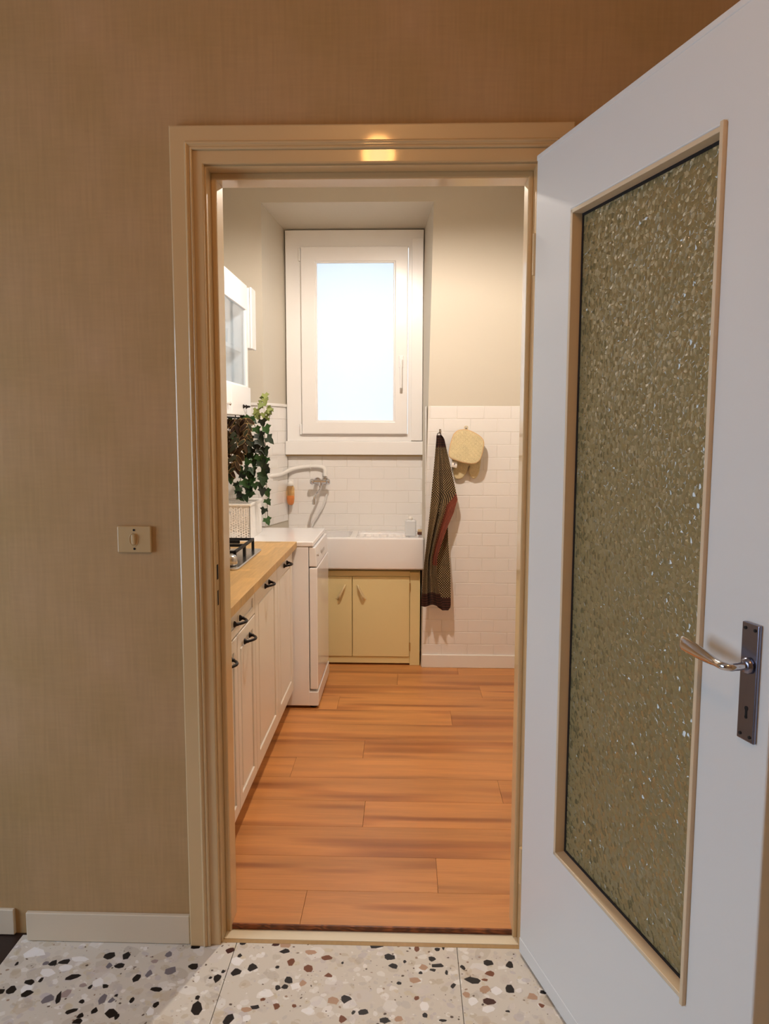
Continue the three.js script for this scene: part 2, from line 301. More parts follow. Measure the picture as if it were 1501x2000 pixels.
// hall floor: terrazzo tiles 0.61 m
function terrazzoTexture() {
  const N = 2048, X0 = -1.077, Z0 = -0.02, S = 1.83, cv = document.createElement('canvas'); cv.width = cv.height = N;
  const c = cv.getContext('2d'), k = N / S, toC = (x, z) => [(x - X0) * k, (z - Z0) * k];
  c.fillStyle = 'rgb(216,209,197)'; c.fillRect(0, 0, N, N);
  const chip = (x, z, a, b, rot, col, n = 8, jag = 0.35) => {
    const [px, py] = toC(x, z); c.fillStyle = col; c.beginPath();
    for (let i = 0; i < n; i++) { const t = (i + 0.6 * (rnd() - 0.5)) / n * Math.PI * 2, r = 1 - jag * rnd(), ex = Math.cos(t) * a * r, ez = Math.sin(t) * b * r; const qx = px + (ex * Math.cos(rot) - ez * Math.sin(rot)) * k, qy = py + (ex * Math.sin(rot) + ez * Math.cos(rot)) * k; i ? c.lineTo(qx, qy) : c.moveTo(qx, qy); }
    c.closePath(); c.fill();
  };
  const light = ['rgba(238,235,229,.7)', 'rgba(222,215,205,.7)', 'rgba(243,241,238,.7)', 'rgba(208,200,190,.6)', 'rgba(196,190,184,.5)', 'rgba(212,198,172,.6)', 'rgba(206,196,190,.6)', 'rgba(190,174,150,.45)', 'rgba(198,190,192,.6)'];
  for (let i = 0; i < 9000; i++) { const a = 0.003 + 0.016 * rnd() ** 2; chip(X0 + rnd() * S, Z0 + rnd() * S, a, a * rr(0.5, 1), rnd() * 6.3, light[Math.floor(rnd() * light.length)], 7); }
  for (let i = 0; i < 3600; i++) { const a = 0.0008 + 0.005 * rnd() ** 3; chip(X0 + rnd() * S, Z0 + rnd() * S, a, a * rr(0.4, 1), rnd() * 6.3, rnd() < 0.5 ? 'rgba(60,42,30,.8)' : 'rgba(120,84,58,.6)', 6); }
  for (let i = 0; i < 700; i++) { const a = rr(0.012, 0.034); chip(X0 + rnd() * S, Z0 + rnd() * S, a, a * rr(0.6, 1), rnd() * 6.3, ['rgba(240,238,236,.5)', 'rgba(176,164,150,.3)', 'rgba(214,206,204,.45)', 'rgba(190,170,140,.28)'][i % 4], 12, 0.3); }
  const K = 'rgb(24,18,17)', B = 'rgb(120,72,48)', DB = 'rgb(66,30,22)', G = 'rgb(120,114,120)', T = 'rgb(184,150,124)', W = 'rgba(244,243,242,.92)', P = 'rgb(168,150,146)';
  // chips read off the photograph: [zoom x, zoom y, width, height, tilt, colour]
  const put = (ox, oy, sc, list, col) => { for (const [x, y, w, h, r = 0] of list) {
    const p = onY(ox + x / sc, oy + y / sc, 0), q = onY(ox + (x + w / 2) / sc, oy + y / sc, 0), s = onY(ox + x / sc, oy + (y + h / 2) / sc, 0);
    chip(p.x, p.z, Math.abs(q.x - p.x) * 1.36, Math.abs(s.z - p.z) * 1.36, r * Math.PI / 180, col, 7, 0.42); } };
  const A = [0, 1820, 3.574], Bz = [400, 1820, 4.169], Cz = [740, 1820, 4.057];
  put(...A, [[455, 248, 90, 50], [325, 280, 110, 60], [685, 355, 80, 60], [1045, 557, 55, 55], [180, 395, 80, 50], [230, 150, 140, 70], [560, 190, 110, 40]], W);
  put(...Cz, [[870, 610, 110, 60], [740, 550, 80, 60], [930, 470, 80, 60], [360, 590, 90, 60]], W); put(...Bz, [[260, 240, 90, 70], [740, 440, 90, 60], [840, 640, 90, 60], [340, 700, 80, 60], [500, 500, 100, 80]], W);
  put(...A, [[335, 470, 90, 55], [712, 470, 60, 60], [1185, 275, 75, 60], [1175, 160, 60, 45], [778, 478, 40, 40], [1040, 292, 45, 50], [760, 235, 40, 40], [320, 218, 40, 30]], G);
  put(...A, [[460, 430, 60, 55], [575, 372, 55, 30], [1075, 205, 50, 25]], P);
  put(...A, [[765, 165, 70, 45], [882, 165, 50, 55], [835, 235, 65, 45, -25], [452, 208, 80, 35, -12], [370, 218, 55, 38, -35], [512, 315, 90, 40, -18], [210, 353, 70, 40], [285, 337, 25, 35], [75, 408, 75, 50, -25], [12, 415, 45, 40], [192, 430, 70, 45, -25], [408, 463, 38, 80, -8], [953, 320, 55, 55], [1347, 243, 72, 40], [1087, 402, 100, 34, 4], [775, 570, 70, 62, -20], [495, 553, 85, 34, -25], [1087, 510, 34, 50], [920, 480, 30, 40], [733, 380, 38, 32, -35], [1372, 540, 75, 95], [1365, 103, 62, 34], [630, 383, 26, 28], [660, 548, 42, 42], [540, 625, 65, 42, -20], [815, 590, 26, 40], [812, 443, 22, 22], [570, 487, 32, 28], [118, 222, 20, 30], [560, 585, 45, 35, -30], [1375, 460, 30, 30]], K);
  put(...Bz, [[315, 87, 55, 45], [652, 157, 85, 32, -4], [388, 292, 65, 60], [247, 330, 88, 50, -18], [100, 378, 66, 60], [682, 392, 70, 52, -25], [652, 445, 62, 40], [593, 457, 42, 45], [1145, 547, 78, 60], [1290, 652, 75, 48, -30], [190, 715, 70, 90, 0], [407, 613, 72, 34], [1465, 725, 62, 50], [150, 322, 30, 25], [283, 192, 32, 30], [1490, 205, 55, 50], [1395, 115, 105, 36, -18], [45, 375, 26, 22], [165, 73, 62, 28], [1120, 252, 22, 22], [1210, 655, 25, 35, 20], [590, 287, 28, 24]], K);
  put(...Bz, [[582, 98, 65, 48], [203, 150, 66, 42]], DB); put(...Bz, [[700, 245, 56, 56], [838, 300, 68, 56], [993, 208, 78, 40, -8], [1005, 355, 60, 34], [585, 605, 58, 52], [1118, 712, 70, 60], [470, 550, 52, 22], [725, 605, 40, 26]], B);
  put(...Bz, [[865, 165, 85, 36], [655, 107, 72, 50], [795, 420, 60, 48], [1045, 560, 80, 56], [335, 632, 90, 36]], T);
  put(...Cz, [[83, 200, 72, 50, 10], [110, 268, 66, 50, 10], [420, 217, 62, 35, 10], [468, 268, 92, 32, -3], [870, 245, 82, 42], [1033, 262, 60, 46], [738, 387, 104, 52, 4], [1032, 455, 80, 74], [585, 427, 42, 36, 30], [533, 320, 20, 40], [508, 127, 22, 42], [460, 140, 48, 30, 20], [427, 303, 46, 24, 12], [663, 283, 32, 38, -30], [365, 660, 46, 40], [48, 705, 78, 42], [1297, 480, 42, 28, 20], [505, 702, 56, 18], [1018, 630, 42, 16], [327, 325, 26, 24], [160, 405, 36, 24], [202, 235, 26, 24]], K);
  put(...Cz, [[885, 553, 102, 50]], DB); put(...Cz, [[882, 327, 78, 46, 10], [838, 380, 46, 24], [295, 527, 42, 36], [1285, 583, 42, 28], [303, 135, 40, 50]], B);
  put(...Cz, [[285, 385, 85, 48], [350, 280, 62, 42], [1213, 515, 78, 52], [690, 497, 52, 46], [150, 690, 60, 50], [840, 455, 80, 50]], T);
  for (let i = 0; i < 300; i++) { const z = rr(0.36, 1.78); const a = rr(0.006, 0.017); chip(rr(X0 + 0.02, X0 + S - 0.02), z, a, a * rr(0.5, 0.9), rnd() * 6.3, [K, K, K, B, G, T][Math.floor(rnd() * 6)], 9, 0.28); }
  const t = new THREE.CanvasTexture(cv); t.colorSpace = THREE.SRGBColorSpace; t.wrapS = t.wrapT = THREE.RepeatWrapping; t.flipY = false;
  return { t, X0, Z0, S };
}
{
  const T = terrazzoTexture(), mat = phys(0xffffff, 0.4, { map: T.t, specularIntensity: 0.6 });
  const fl = setting(mesh('floor', box(-2.82, 1.12, -0.1, -0.006, -0.0, 3.42), std(0x6d6256, 0.9)), 'terrazzo tiled hall floor', 'floor');
  const P = 0.61, g = 0.0008;
  for (let i = 0; i < 4; i++) for (let j = 0; j < 6; j++) {
    const x0 = -1.077 + i * P, z0 = -0.015 + j * P, x1 = Math.min(x0 + P, 1.0), z1 = Math.min(z0 + P, 3.3);
    if (x1 - x0 < 0.05) continue;
    const t = rbox(x0 + g, x1 - g, -0.006, 0, z0 + g, z1 - g, 0.0008, 1), p = (t.index ? t.toNonIndexed() : t), uv = p.attributes.uv, po = p.attributes.position;
    for (let k = 0; k < po.count; k++) uv.setXY(k, (po.getX(k) - T.X0) / T.S, (po.getZ(k) - T.Z0) / T.S);
    mesh('tile', p, mat, fl);
  }
  // darker wooden floor of the adjoining passage
  const fp = setting(mesh('floor_passage', box(-2.82, -1.078, -0.006, -0.001, -0.02, 3.3), std(0x2c1a12, 0.5)), 'dark brown floor of the adjoining passage', 'floor');
}
// kitchen floor planks
{
  const kf = setting(mesh('floor_kitchen', box(-1.15, 0.8, -0.1, FK - 0.008, ZN, -0.062), M.subfloor), 'orange brown laminate plank floor of the kitchen', 'floor');
  const PW = 0.191, rows = [];
  const joints = { 8: 0.22, 6: -0.186, 5: -0.471, 4: 0.368, 3: -0.153, 7: 0.52, 2: 0.62, 1: 0.1, 0: -0.3, 9: -0.35, 10: 0.4, 11: -0.05, 12: 0.3, 13: -0.2, 14: 0.1 };
  for (let r = 0; r < 15; r++) {
    // row boundaries measured at z = -0.99 + 0.19 k
    const z1 = Math.min(-0.064, -0.035 - (r) * PW + 0.0), z0 = Math.max(ZN, -0.035 - (r + 1) * PW);
    if (z1 - z0 < 0.01) continue;
    const xj = joints[r] ?? rr(-0.5, 0.5), xs = [-1.15, ...[xj - 1.28, xj, xj + 1.28].filter(x => x > -1.14 && x < 0.79), 0.8];
    for (let k = 0; k < xs.length - 1; k++) {
      const t = plain(rbox(xs[k] + 0.0004, xs[k + 1] - 0.0004, FK - 0.008, FK, z0 + 0.0004, z1 - 0.0004, 0.0007, 1));
      const uv = t.attributes.uv, po = t.attributes.position, ou = 0.02 + 0.42 * rnd() - xs[k] / 2.4, ov = 0.02 + 0.8 * rnd() - z0 / 1.2;
      for (let q = 0; q < po.count; q++) uv.setXY(q, po.getX(q) / 2.4 + ou, po.getZ(q) / 1.2 + ov);
      mesh('plank', t, M.oak, kf);
    }
  }
  setting(mesh('trim_2', metric(rbox(-0.506, 0.314, 0.0005, FK + 0.001, -0.0635, -0.0565, 0.002), 1.2, 60), M.strip), 'dark grained wooden edge strip closing the kitchen floor', 'trim');
  setting(mesh('trim_3', rbox(-0.506, 0.314, -0.004, 0.002, -0.0562, -0.0155, 0.0012), M.marble), 'cream stone threshold in the doorway', 'threshold');
}
// door frame on the hall side
{
  const t = settingGroup('trim_1', 'cream painted wooden door frame with moulded casing', 'door frame');
  const U = (xo, xi, xj, xp, yo, yi, z0, z1, b) => ext(polyShape([[xo, 0], [xo, yo], [xp, yo], [xp, 0], [xj, 0], [xj, yi], [xi, yi], [xi, 0]]), z1 - z0, b, z0, 2);
  mesh('casing', U(-0.592, -0.542, 0.352, 0.402, 2.161, 2.11, 0, 0.02, 0.004), M.casing, t);
  mesh('inner_casing', U(-0.545, -0.51, 0.318, 0.355, 2.114, 2.072, 0, 0.012, 0.003), M.casing, t);
  const beadPath = o => [[-0.55 + o, 0.002], [-0.55 + o, 2.119 - o], [0.36 - o, 2.119 - o], [0.36 - o, 0.002]];
  for (const o of [0, 0.011]) { const p = beadPath(o), gs = []; for (let i = 0; i < 3; i++) { const a = V(...p[i], 0.0185 - o * 0.3), b = V(...p[i + 1], 0.0185 - o * 0.3); gs.push(new THREE.TubeGeometry(new THREE.LineCurve3(a, b), 1, 0.0045, 12)); if (i) gs.push(new THREE.SphereGeometry(0.0045, 12, 8).translate(a.x, a.y, a.z)); } mesh('bead', gs, M.casing, t); }
  mesh('jamb', U(-0.52, -0.506, 0.314, 0.328, 2.084, 2.068, -0.12, 0.0, 0.001), M.casing, t);
  mesh('door_stop', U(-0.507, -0.492, 0.301, 0.315, 2.07, 2.052, -0.118, -0.046, 0.004), M.casing, t);
  const st = mesh('strike_plate', [box(-0.5062, -0.505, 0.9, 1.12, -0.04, -0.012)], M.casing, t);
  mesh('latch_hole', [box(-0.5051, -0.5046, 1.02, 1.06, -0.034, -0.018), box(-0.5051, -0.5046, 0.95, 0.99, -0.032, -0.02)], M.black, t).userData.label = 'dark latch holes';
}
setting(mesh('baseboard_front', rbox(-1.052, -0.594, 0.001, 0.084, 0.0, 0.013, 0.003), M.whiteTrim), 'cream skirting board under the light switch', 'baseboard');
setting(mesh('baseboard_left', rbox(-2.8, -1.098, 0.001, 0.076, -0.022, -0.01, 0.003), M.whiteTrim), 'cream skirting board of the set-back wall', 'baseboard');

// ------------------------------------------------------------------ the glazed door
{
  const a = 16.5, d = settingGroup('door_1', 'white glazed door standing open into the hall', 'door', [0.311, 0, 0.02], -R(90 - a));
  const s = rectShape(0, 0.85, 0.007, 2.08); s.holes.push(rectShape(0.178, 0.688, 0.388, 1.908, THREE.Path));
  mesh('leaf', metric(ext(s, 0.042, 0.004, -0.042, 3)), M.doorPaint, d);
  mesh('edge_lipping', [rbox(0, 0.85, 2.068, 2.082, -0.041, 0.0015, 0.003)], M.doorPaint, d);
  mesh('kick_strip', rbox(0.001, 0.849, 0.009, 0.05, -0.02, 0.0012, 0.001), M.doorPaint, d);
  // beads round the pane, each a piece
  const bw = 0.009, pr = 0.007, dp = 0.026;
  mesh('glazing_bead', rbox(0.178, 0.178 + bw, 0.388, 1.908, -dp, 0.001, 0.0015), M.doorBead, d);
  mesh('glazing_bead', rbox(0.688 - bw, 0.688, 0.384, 1.912, -dp, pr, 0.0015), M.doorBead, d);
  mesh('glazing_bead', rbox(0.178, 0.688, 1.908 - bw, 1.908, -dp, 0.001, 0.0015), M.doorBead, d);
  mesh('glazing_bead', rbox(0.178, 0.688, 0.388, 0.388 + bw, -dp, 0.001, 0.0015), M.doorBead, d);
  // pebbled cathedral glass: facets with their own slopes
  const CELLS = 46, pts = []; for (let i = 0; i < CELLS * CELLS; i++) pts.push([rnd(), rnd(), rnd() - 0.5, rnd() - 0.5, rnd()]);
  const pebble = texture(1024, 1024, (u, v) => {     // slopes of the facets
    const gx = u * CELLS, gy = v * CELLS, cx = Math.floor(gx), cy = Math.floor(gy); let b = 9, b2 = 9, bi = null, bx = 0, by = 0;
    for (let y = -1; y <= 1; y++) for (let x = -1; x <= 1; x++) { const q = pts[((cy + y + CELLS) % CELLS) * CELLS + (cx + x + CELLS) % CELLS], dx = cx + x + q[0] - gx, dy = cy + y + q[1] - gy, dd = Math.hypot(dx, dy); if (dd < b) { b2 = b; b = dd; bi = q; bx = dx; by = dy; } else if (dd < b2) b2 = dd; }
    const e = Math.max(0, 1 - (b2 - b) * 5) * 0.35, nx = bi[2] * 0.62 - bx * 0.14 - e * Math.sign(bx), ny = bi[3] * 0.62 - by * 0.14 - e * Math.sign(by), l = Math.hypot(nx, ny, 1);
    return [127.5 + 127.5 * nx / l, 127.5 + 127.5 * ny / l, 127.5 + 127.5 / l];
  }, false);
  pebble.repeat.set(1 / 0.46, 1 / 0.46);
  const pane = metric(box(0.186, 0.68, 0.396, 1.9, -0.03, -0.025));
  mesh('pane', pane, phys(0xc2b584, 0.07, { transmission: 0.58, thickness: 0, ior: 1.65, normalMap: pebble }), d).userData.label = 'pebbled brownish glass pane';
  mesh('pane_edge_dark', frameExt(0.184, 0.682, 0.394, 1.902, 0.009, 0.009, 0.009, 0.009, 0.003, 0.0005, -0.0262), M.paneEdgeDark, d).userData.label = 'dark strip painted for the refraction at the glass edge';  // dark strip paints in the refraction along the glass edge
  // handle set
  const es = mesh('escutcheon', ext(rrectShape(0.789, 0.826, 0.932, 1.121, 0.002), 0.007, 0.0018, 0), M.chromeDark, d); es.userData.label = 'dark chrome long backplate';
  for (const [u, y] of [[0.797, 1.112], [0.818, 1.112], [0.797, 0.941], [0.818, 0.941]]) mesh('screw', cyl(0.0026, 0.0026, 0.002, 12).rotateX(Math.PI / 2).translate(u, y, 0.0072), M.black, es);
  mesh('keyhole', [cyl(0.0036, 0.0036, 0.0012, 16).rotateX(Math.PI / 2).translate(0.808, 0.985, 0.0071), box(0.806, 0.81, 0.97, 0.984, 0.0066, 0.0077), cyl(0.0028, 0.0028, 0.0012, 12).rotateX(Math.PI / 2).translate(0.808, 0.971, 0.0071)], M.black, es);
  mesh('rose', [lathe([[0, 0], [0.013, 0], [0.013, 0.004], [0.009, 0.009], [0, 0.009]]).rotateX(Math.PI / 2).translate(0.808, 1.054, 0.007)], M.chromeDark, es);
  // lever: neck out of the door, then a paddle towards the hinge
  const path = new THREE.CatmullRomCurve3([V(0.808, 1.054, 0.01), V(0.808, 1.054, 0.03), V(0.808, 1.054, 0.042), V(0.799, 1.054, 0.047), V(0.785, 1.054, 0.046), V(0.755, 1.056, 0.045), V(0.72, 1.06, 0.045), V(0.69, 1.063, 0.045)]);
  const n = 40, m = 14, pos = [], idx = [], fr = path.computeFrenetFrames(n);
  for (let i = 0; i <= n; i++) {
    const t = i / n, c = path.getPointAt(t), tg = path.getTangentAt(t), up = V(0, 1, 0).addScaledVector(tg, -tg.y).normalize(), sd = tg.clone().cross(up).normalize();
    const q = Math.max(0, (t - 0.4) / 0.6), hgt = 0.0065 + 0.0065 * Math.sin(Math.min(1, q * 1.15) * Math.PI / 2) , wid = 0.0062 - 0.0018 * q, cap = t > 0.97 ? Math.sqrt(Math.max(0, 1 - ((t - 0.97) / 0.03) ** 2)) : 1;
    for (let k = 0; k < m; k++) { const th = k / m * 2 * Math.PI, p = c.clone().addScaledVector(up, Math.cos(th) * hgt * cap).addScaledVector(sd, Math.sin(th) * wid * cap); pos.push(p.x, p.y, p.z); }
  }
  for (let i = 0; i < n; i++) for (let k = 0; k < m; k++) { const A = i * m + k, B = i * m + (k + 1) % m; idx.push(A, B, A + m, B, B + m, A + m); }
  const lg = new THREE.BufferGeometry(); lg.setAttribute('position', new THREE.Float32BufferAttribute(pos, 3)); lg.setIndex(idx); lg.computeVertexNormals();
  mesh('lever', lg, M.chrome, d).userData.label = 'polished chrome lever';
  for (const y of [0.25, 1.85]) mesh('hinge', [cyl(0.007, 0.007, 0.1, 14).translate(-0.007, y, -0.004)], M.casing, d);
}
// light switch
{
  const t = thing('light_switch', 'beige light switch plate beside the door frame', 'light switch', [-0.714, 1.131, 0.0]);
  mesh('plate', ext(rrectShape(-0.045, 0.045, -0.035, 0.035, 0.004), 0.009, 0.003, 0), M.switchPlastic, t);
  mesh('surround', lathe([[0.0165, 0], [0.0185, 0.0015], [0.0205, 0]], 28).rotateX(Math.PI / 2).scale(0.62, 0.95, 1).translate(-0.001, 0, 0.009), M.switchPlastic, t);
  mesh('rocker', new RoundedBoxGeometry(0.012, 0.03, 0.01, 3, 0.0045).rotateX(0.12).translate(-0.001, 0, 0.01), M.switchPlastic, t);
  for (const y of [-0.0245, 0.025]) mesh('screw', cyl(0.003, 0.003, 0.002, 14).rotateX(Math.PI / 2).translate(0, y, 0.009), M.black, t).userData.label = 'dark screw';
}

// ------------------------------------------------------------------ kitchen furniture
function bowHandle(len = 0.085) {     // along local x, bowing to +z
  const h = len / 2, pts = []; for (let i = 0; i <= 12; i++) { const t = i / 12; pts.push([-h + len * t, 0, 0.006 + 0.026 * Math.sin(Math.PI * t) ** 0.7]); }
  const foot = s => lathe([[0.0001, 0], [0.011, 0], [0.0105, 0.003], [0.006, 0.009], [0.0045, 0.016], [0.0001, 0.017]], 14).rotateX(Math.PI / 2).translate(s * h, 0, 0);
  return [tube(pts, 0.0048, 24, 8), foot(-1), foot(1)];
}
function panelFront(w, h, rail = 0.05) {   // centred, back at z=0, facing +z
  const g = [rbox(-w / 2, w / 2, -h / 2, h / 2, 0, 0.014, 0.002)];
  const s = rectShape(-w / 2 + 0.001, w / 2 - 0.001, -h / 2 + 0.001, h / 2 - 0.001); s.holes.push(rectShape(-w / 2 + rail, w / 2 - rail, -h / 2 + rail, h / 2 - rail, THREE.Path)); g.push(ext(s, 0.009, 0.003, 0.011, 3));
  if (w > 2 * rail + 0.06 && h > 2 * rail + 0.06) g.push(ext(rectShape(-w / 2 + rail + 0.018, w / 2 - rail - 0.018, -h / 2 + rail + 0.018, h / 2 - rail - 0.018), 0.008, 0.0035, 0.0105, 2));
  return g;
}
const XF = -0.565;
function front(parent, name, z0, z1, y0, y1, rail, hy, mat = M.cabinet) {   // front on plane x = XF, facing +x
  const w = z1 - z0 - 0.003, h = y1 - y0 - 0.003, m = mesh(name, panelFront(w, h, rail).map(g => g), mat, parent);
  m.position.set(XF - 0.02, (y0 + y1) / 2, (z0 + z1) / 2); m.rotation.y = Math.PI / 2;
  const hd = mesh('handle', bowHandle(), M.iron, m); hd.position.set(0, hy - (y0 + y1) / 2, 0.02); hd.userData.label = 'dark iron bow handle'; return m;
}
function baseUnit(z0, z1, label) {
  const t = thing('base_cabinet', label, 'cabinet', [0, 0, 0], 0, 'cream base cabinets');
  mesh('body', rbox(-1.148, XF - 0.021, 0.112, 0.835, z0 + 0.001, z1 - 0.001, 0.001), M.cabinet, t);
  mesh('plinth', box(-1.1, XF - 0.065, FK, 0.112, z0 + 0.001, z1 - 0.001), M.cabinet, t);
  return t;
}
{
  let t = baseUnit(-1.748, -1.3, 'cream panelled base cabinet next to the dishwasher, one tall door'); front(t, 'door', -1.748, -1.3, 0.116, 0.833, 0.062, 0.795);
  t = baseUnit(-1.3, -0.81, 'cream panelled base cabinet under the hob, one tall door'); front(t, 'door', -1.3, -0.81, 0.116, 0.833, 0.062, 0.797);
  t = baseUnit(-0.81, -0.205, 'cream panelled base cabinet with one drawer above two doors'); front(t, 'drawer', -0.81, -0.205, 0.735, 0.833, 0.03, 0.783); front(t, 'door', -0.81, -0.508, 0.116, 0.735, 0.045, 0.683); front(t, 'door', -0.508, -0.205, 0.116, 0.735, 0.045, 0.683);
  tag(mesh('worktop', metric(rbox(-1.148, -0.543, 0.836, 0.868, -1.752, -0.125, 0.002), 0.9, 0.9).rotateY(0), M.beech), 'light beech wood worktop over the cream cabinets', 'worktop');
}
// worktop grain follows its length
{
  const w = scene.getObjectByName('worktop'), uv = w.geometry.attributes.uv; for (let i = 0; i < uv.count; i++) uv.setXY(i, uv.getY(i) + 0.1, uv.getX(i) * 1.2);
}
// gas hob
{
  const y = 0.868, t = thing('gas_hob', 'steel gas hob with black pan supports set in the worktop', 'hob', [-0.9, y, -1.215]);
  const tray = ext(rrectShape(-0.235, 0.24, -0.255, 0.255, 0.03), 0.009, 0.004, 0).rotateX(-Math.PI / 2); mesh('tray', tray, M.steel, t);
  for (const [bx, bz, r] of [[-0.12, -0.13, 0.05], [0.08, -0.13, 0.036], [-0.12, 0.055, 0.036], [0.08, 0.055, 0.045]]) {
    const b = mesh('burner', lathe([[0.0001, 0.022], [r, 0.022], [r, 0.014], [r * 1.15, 0.012], [r * 1.15, 0]].reverse(), 24).translate(bx, 0.009, bz), M.steel, t);
    mesh('burner_cap', cyl(r * 0.9, r * 0.95, 0.008, 24).translate(bx, 0.035, bz), M.castIron, b);
  }
  for (const bz of [-0.13, 0.055]) {
    const g = [], bar = (x0, x1, z0, z1, y0 = 0.05, y1 = 0.062) => g.push(rbox(x0, x1, y0, y1, z0, z1, 0.003, 1));
    bar(-0.21, 0.21, bz - 0.095, bz - 0.083); bar(-0.21, 0.21, bz + 0.083, bz + 0.095); bar(-0.21, -0.198, bz - 0.095, bz + 0.095); bar(0.198, 0.21, bz - 0.095, bz + 0.095); bar(-0.036, -0.024, bz - 0.095, bz + 0.095);
    for (const x of [-0.12, 0.08]) { bar(x - 0.005, x + 0.005, bz - 0.095, bz - 0.03, 0.05, 0.066); bar(x - 0.005, x + 0.005, bz + 0.03, bz + 0.095, 0.05, 0.066); bar(x - 0.085, x - 0.03, bz - 0.005, bz + 0.005, 0.05, 0.066); bar(x + 0.03, x + 0.085, bz - 0.005, bz + 0.005, 0.05, 0.066); }
    for (const x of [-0.204, 0.204]) for (const s of [-0.089, 0.089]) bar(x - 0.006, x + 0.006, bz + s - 0.006, bz + s + 0.006, 0.008, 0.055);
    mesh('pan_support', g, M.castIron, t);
  }
  for (let i = 0; i < 4; i++) mesh('knob', lathe([[0.0001, 0], [0.02, 0], [0.024, 0.008], [0.024, 0.03], [0.017, 0.042], [0.0001, 0.046]], 24).translate(0.2 - i * 0.1, 0.009, 0.19), M.steel, t);
}
// dishwasher
{
  const z0 = -2.29, z1 = -1.756, t = thing('dishwasher', 'white freestanding dishwasher at the end of the worktop', 'dishwasher');
  mesh('body', rbox(-1.06, -0.487, 0.03, 0.84, z0, z1, 0.004), M.enamel, t);
  mesh('worktop_lid', rbox(-1.07, -0.462, 0.841, 0.867, z0 - 0.002, z1 + 0.002, 0.006, 3), M.enamel, t);
  const dr = mesh('door', rbox(-0.484, -0.444, 0.115, 0.735, z0 + 0.002, z1 - 0.002, 0.006, 3), M.enamel, t);
  const cp = ext(polyShape([[-0.484, 0.742], [-0.446, 0.742], [-0.452, 0.836], [-0.484, 0.838]]), z1 - z0 - 0.004, 0.003).translate(0, 0, z0 + 0.002);
  const c = mesh('control_panel', cp, M.enamel, t);
  mesh('door_grip', rbox(-0.4495, -0.444, 0.775, 0.79, -2.1, -1.98, 0.002), M.steel, c);
  mesh('button', cyl(0.007, 0.007, 0.006, 16).rotateZ(Math.PI / 2).translate(-0.447, 0.79, -1.83), M.steel, c);
  mesh('kickboard', rbox(-0.55, -0.442, 0.03, 0.102, z0 + 0.002, z1 - 0.001, 0.003), M.enamel, t);
  for (const x of [-1.0, -0.47]) for (const z of [z0 + 0.04, z1 - 0.04]) mesh('foot', cyl(0.018, 0.02, 0.016, 14).translate(x, FK + 0.008, z), M.black, t);
}
// white storage basket
{
  const holes = grey(256, 256, (u, v) => { const a = (u * 16) % 1 - 0.5, b = (v * 16 + (Math.floor(u * 16) % 2) * 0.5) % 1 - 0.5; return Math.hypot(a, b) < 0.3 ? 0 : 255; }); holes.minFilter = THREE.LinearFilter; holes.generateMipmaps = false;
  const mat = std(0xf4f2ef, 0.5, { alphaMap: holes, alphaTest: 0.5 });
  const t = thing('storage_basket', 'white perforated plastic basket on top of the dishwasher', 'basket', [-0.925, 0.867, -1.965]);
  const w = 0.14, l = 0.155, h = 0.172, th = 0.003;
  const slot = s => { s.holes.push(rrectShape(-0.045, 0.045, 0.128, 0.146, 0.008, THREE.Path)); return s; };
  mesh('panel', metric(ext(slot(rectShape(-w, w, 0.004, h)), th, 0, l - th), 5), mat, t); mesh('panel', metric(ext(slot(rectShape(-w, w, 0.004, h)), th, 0, -l), 5), mat, t);
  mesh('panel', metric(ext(rectShape(-l, l, 0.004, h), th, 0, w - th).rotateY(Math.PI / 2), 8), M.plastic, t); mesh('panel', metric(ext(rectShape(-l, l, 0.004, h), th, 0, -w).rotateY(Math.PI / 2), 8), M.plastic, t);
  mesh('bottom', rbox(-w, w, 0, 0.006, -l, l, 0.002), M.plastic, t);
  mesh('rim', frameExt(-w - 0.005, w + 0.005, -l - 0.005, l + 0.005, 0.011, 0.011, 0.011, 0.011, 0.012, 0.003, 0).rotateX(-Math.PI / 2).translate(0, h - 0.004, 0), M.plastic, t);
}
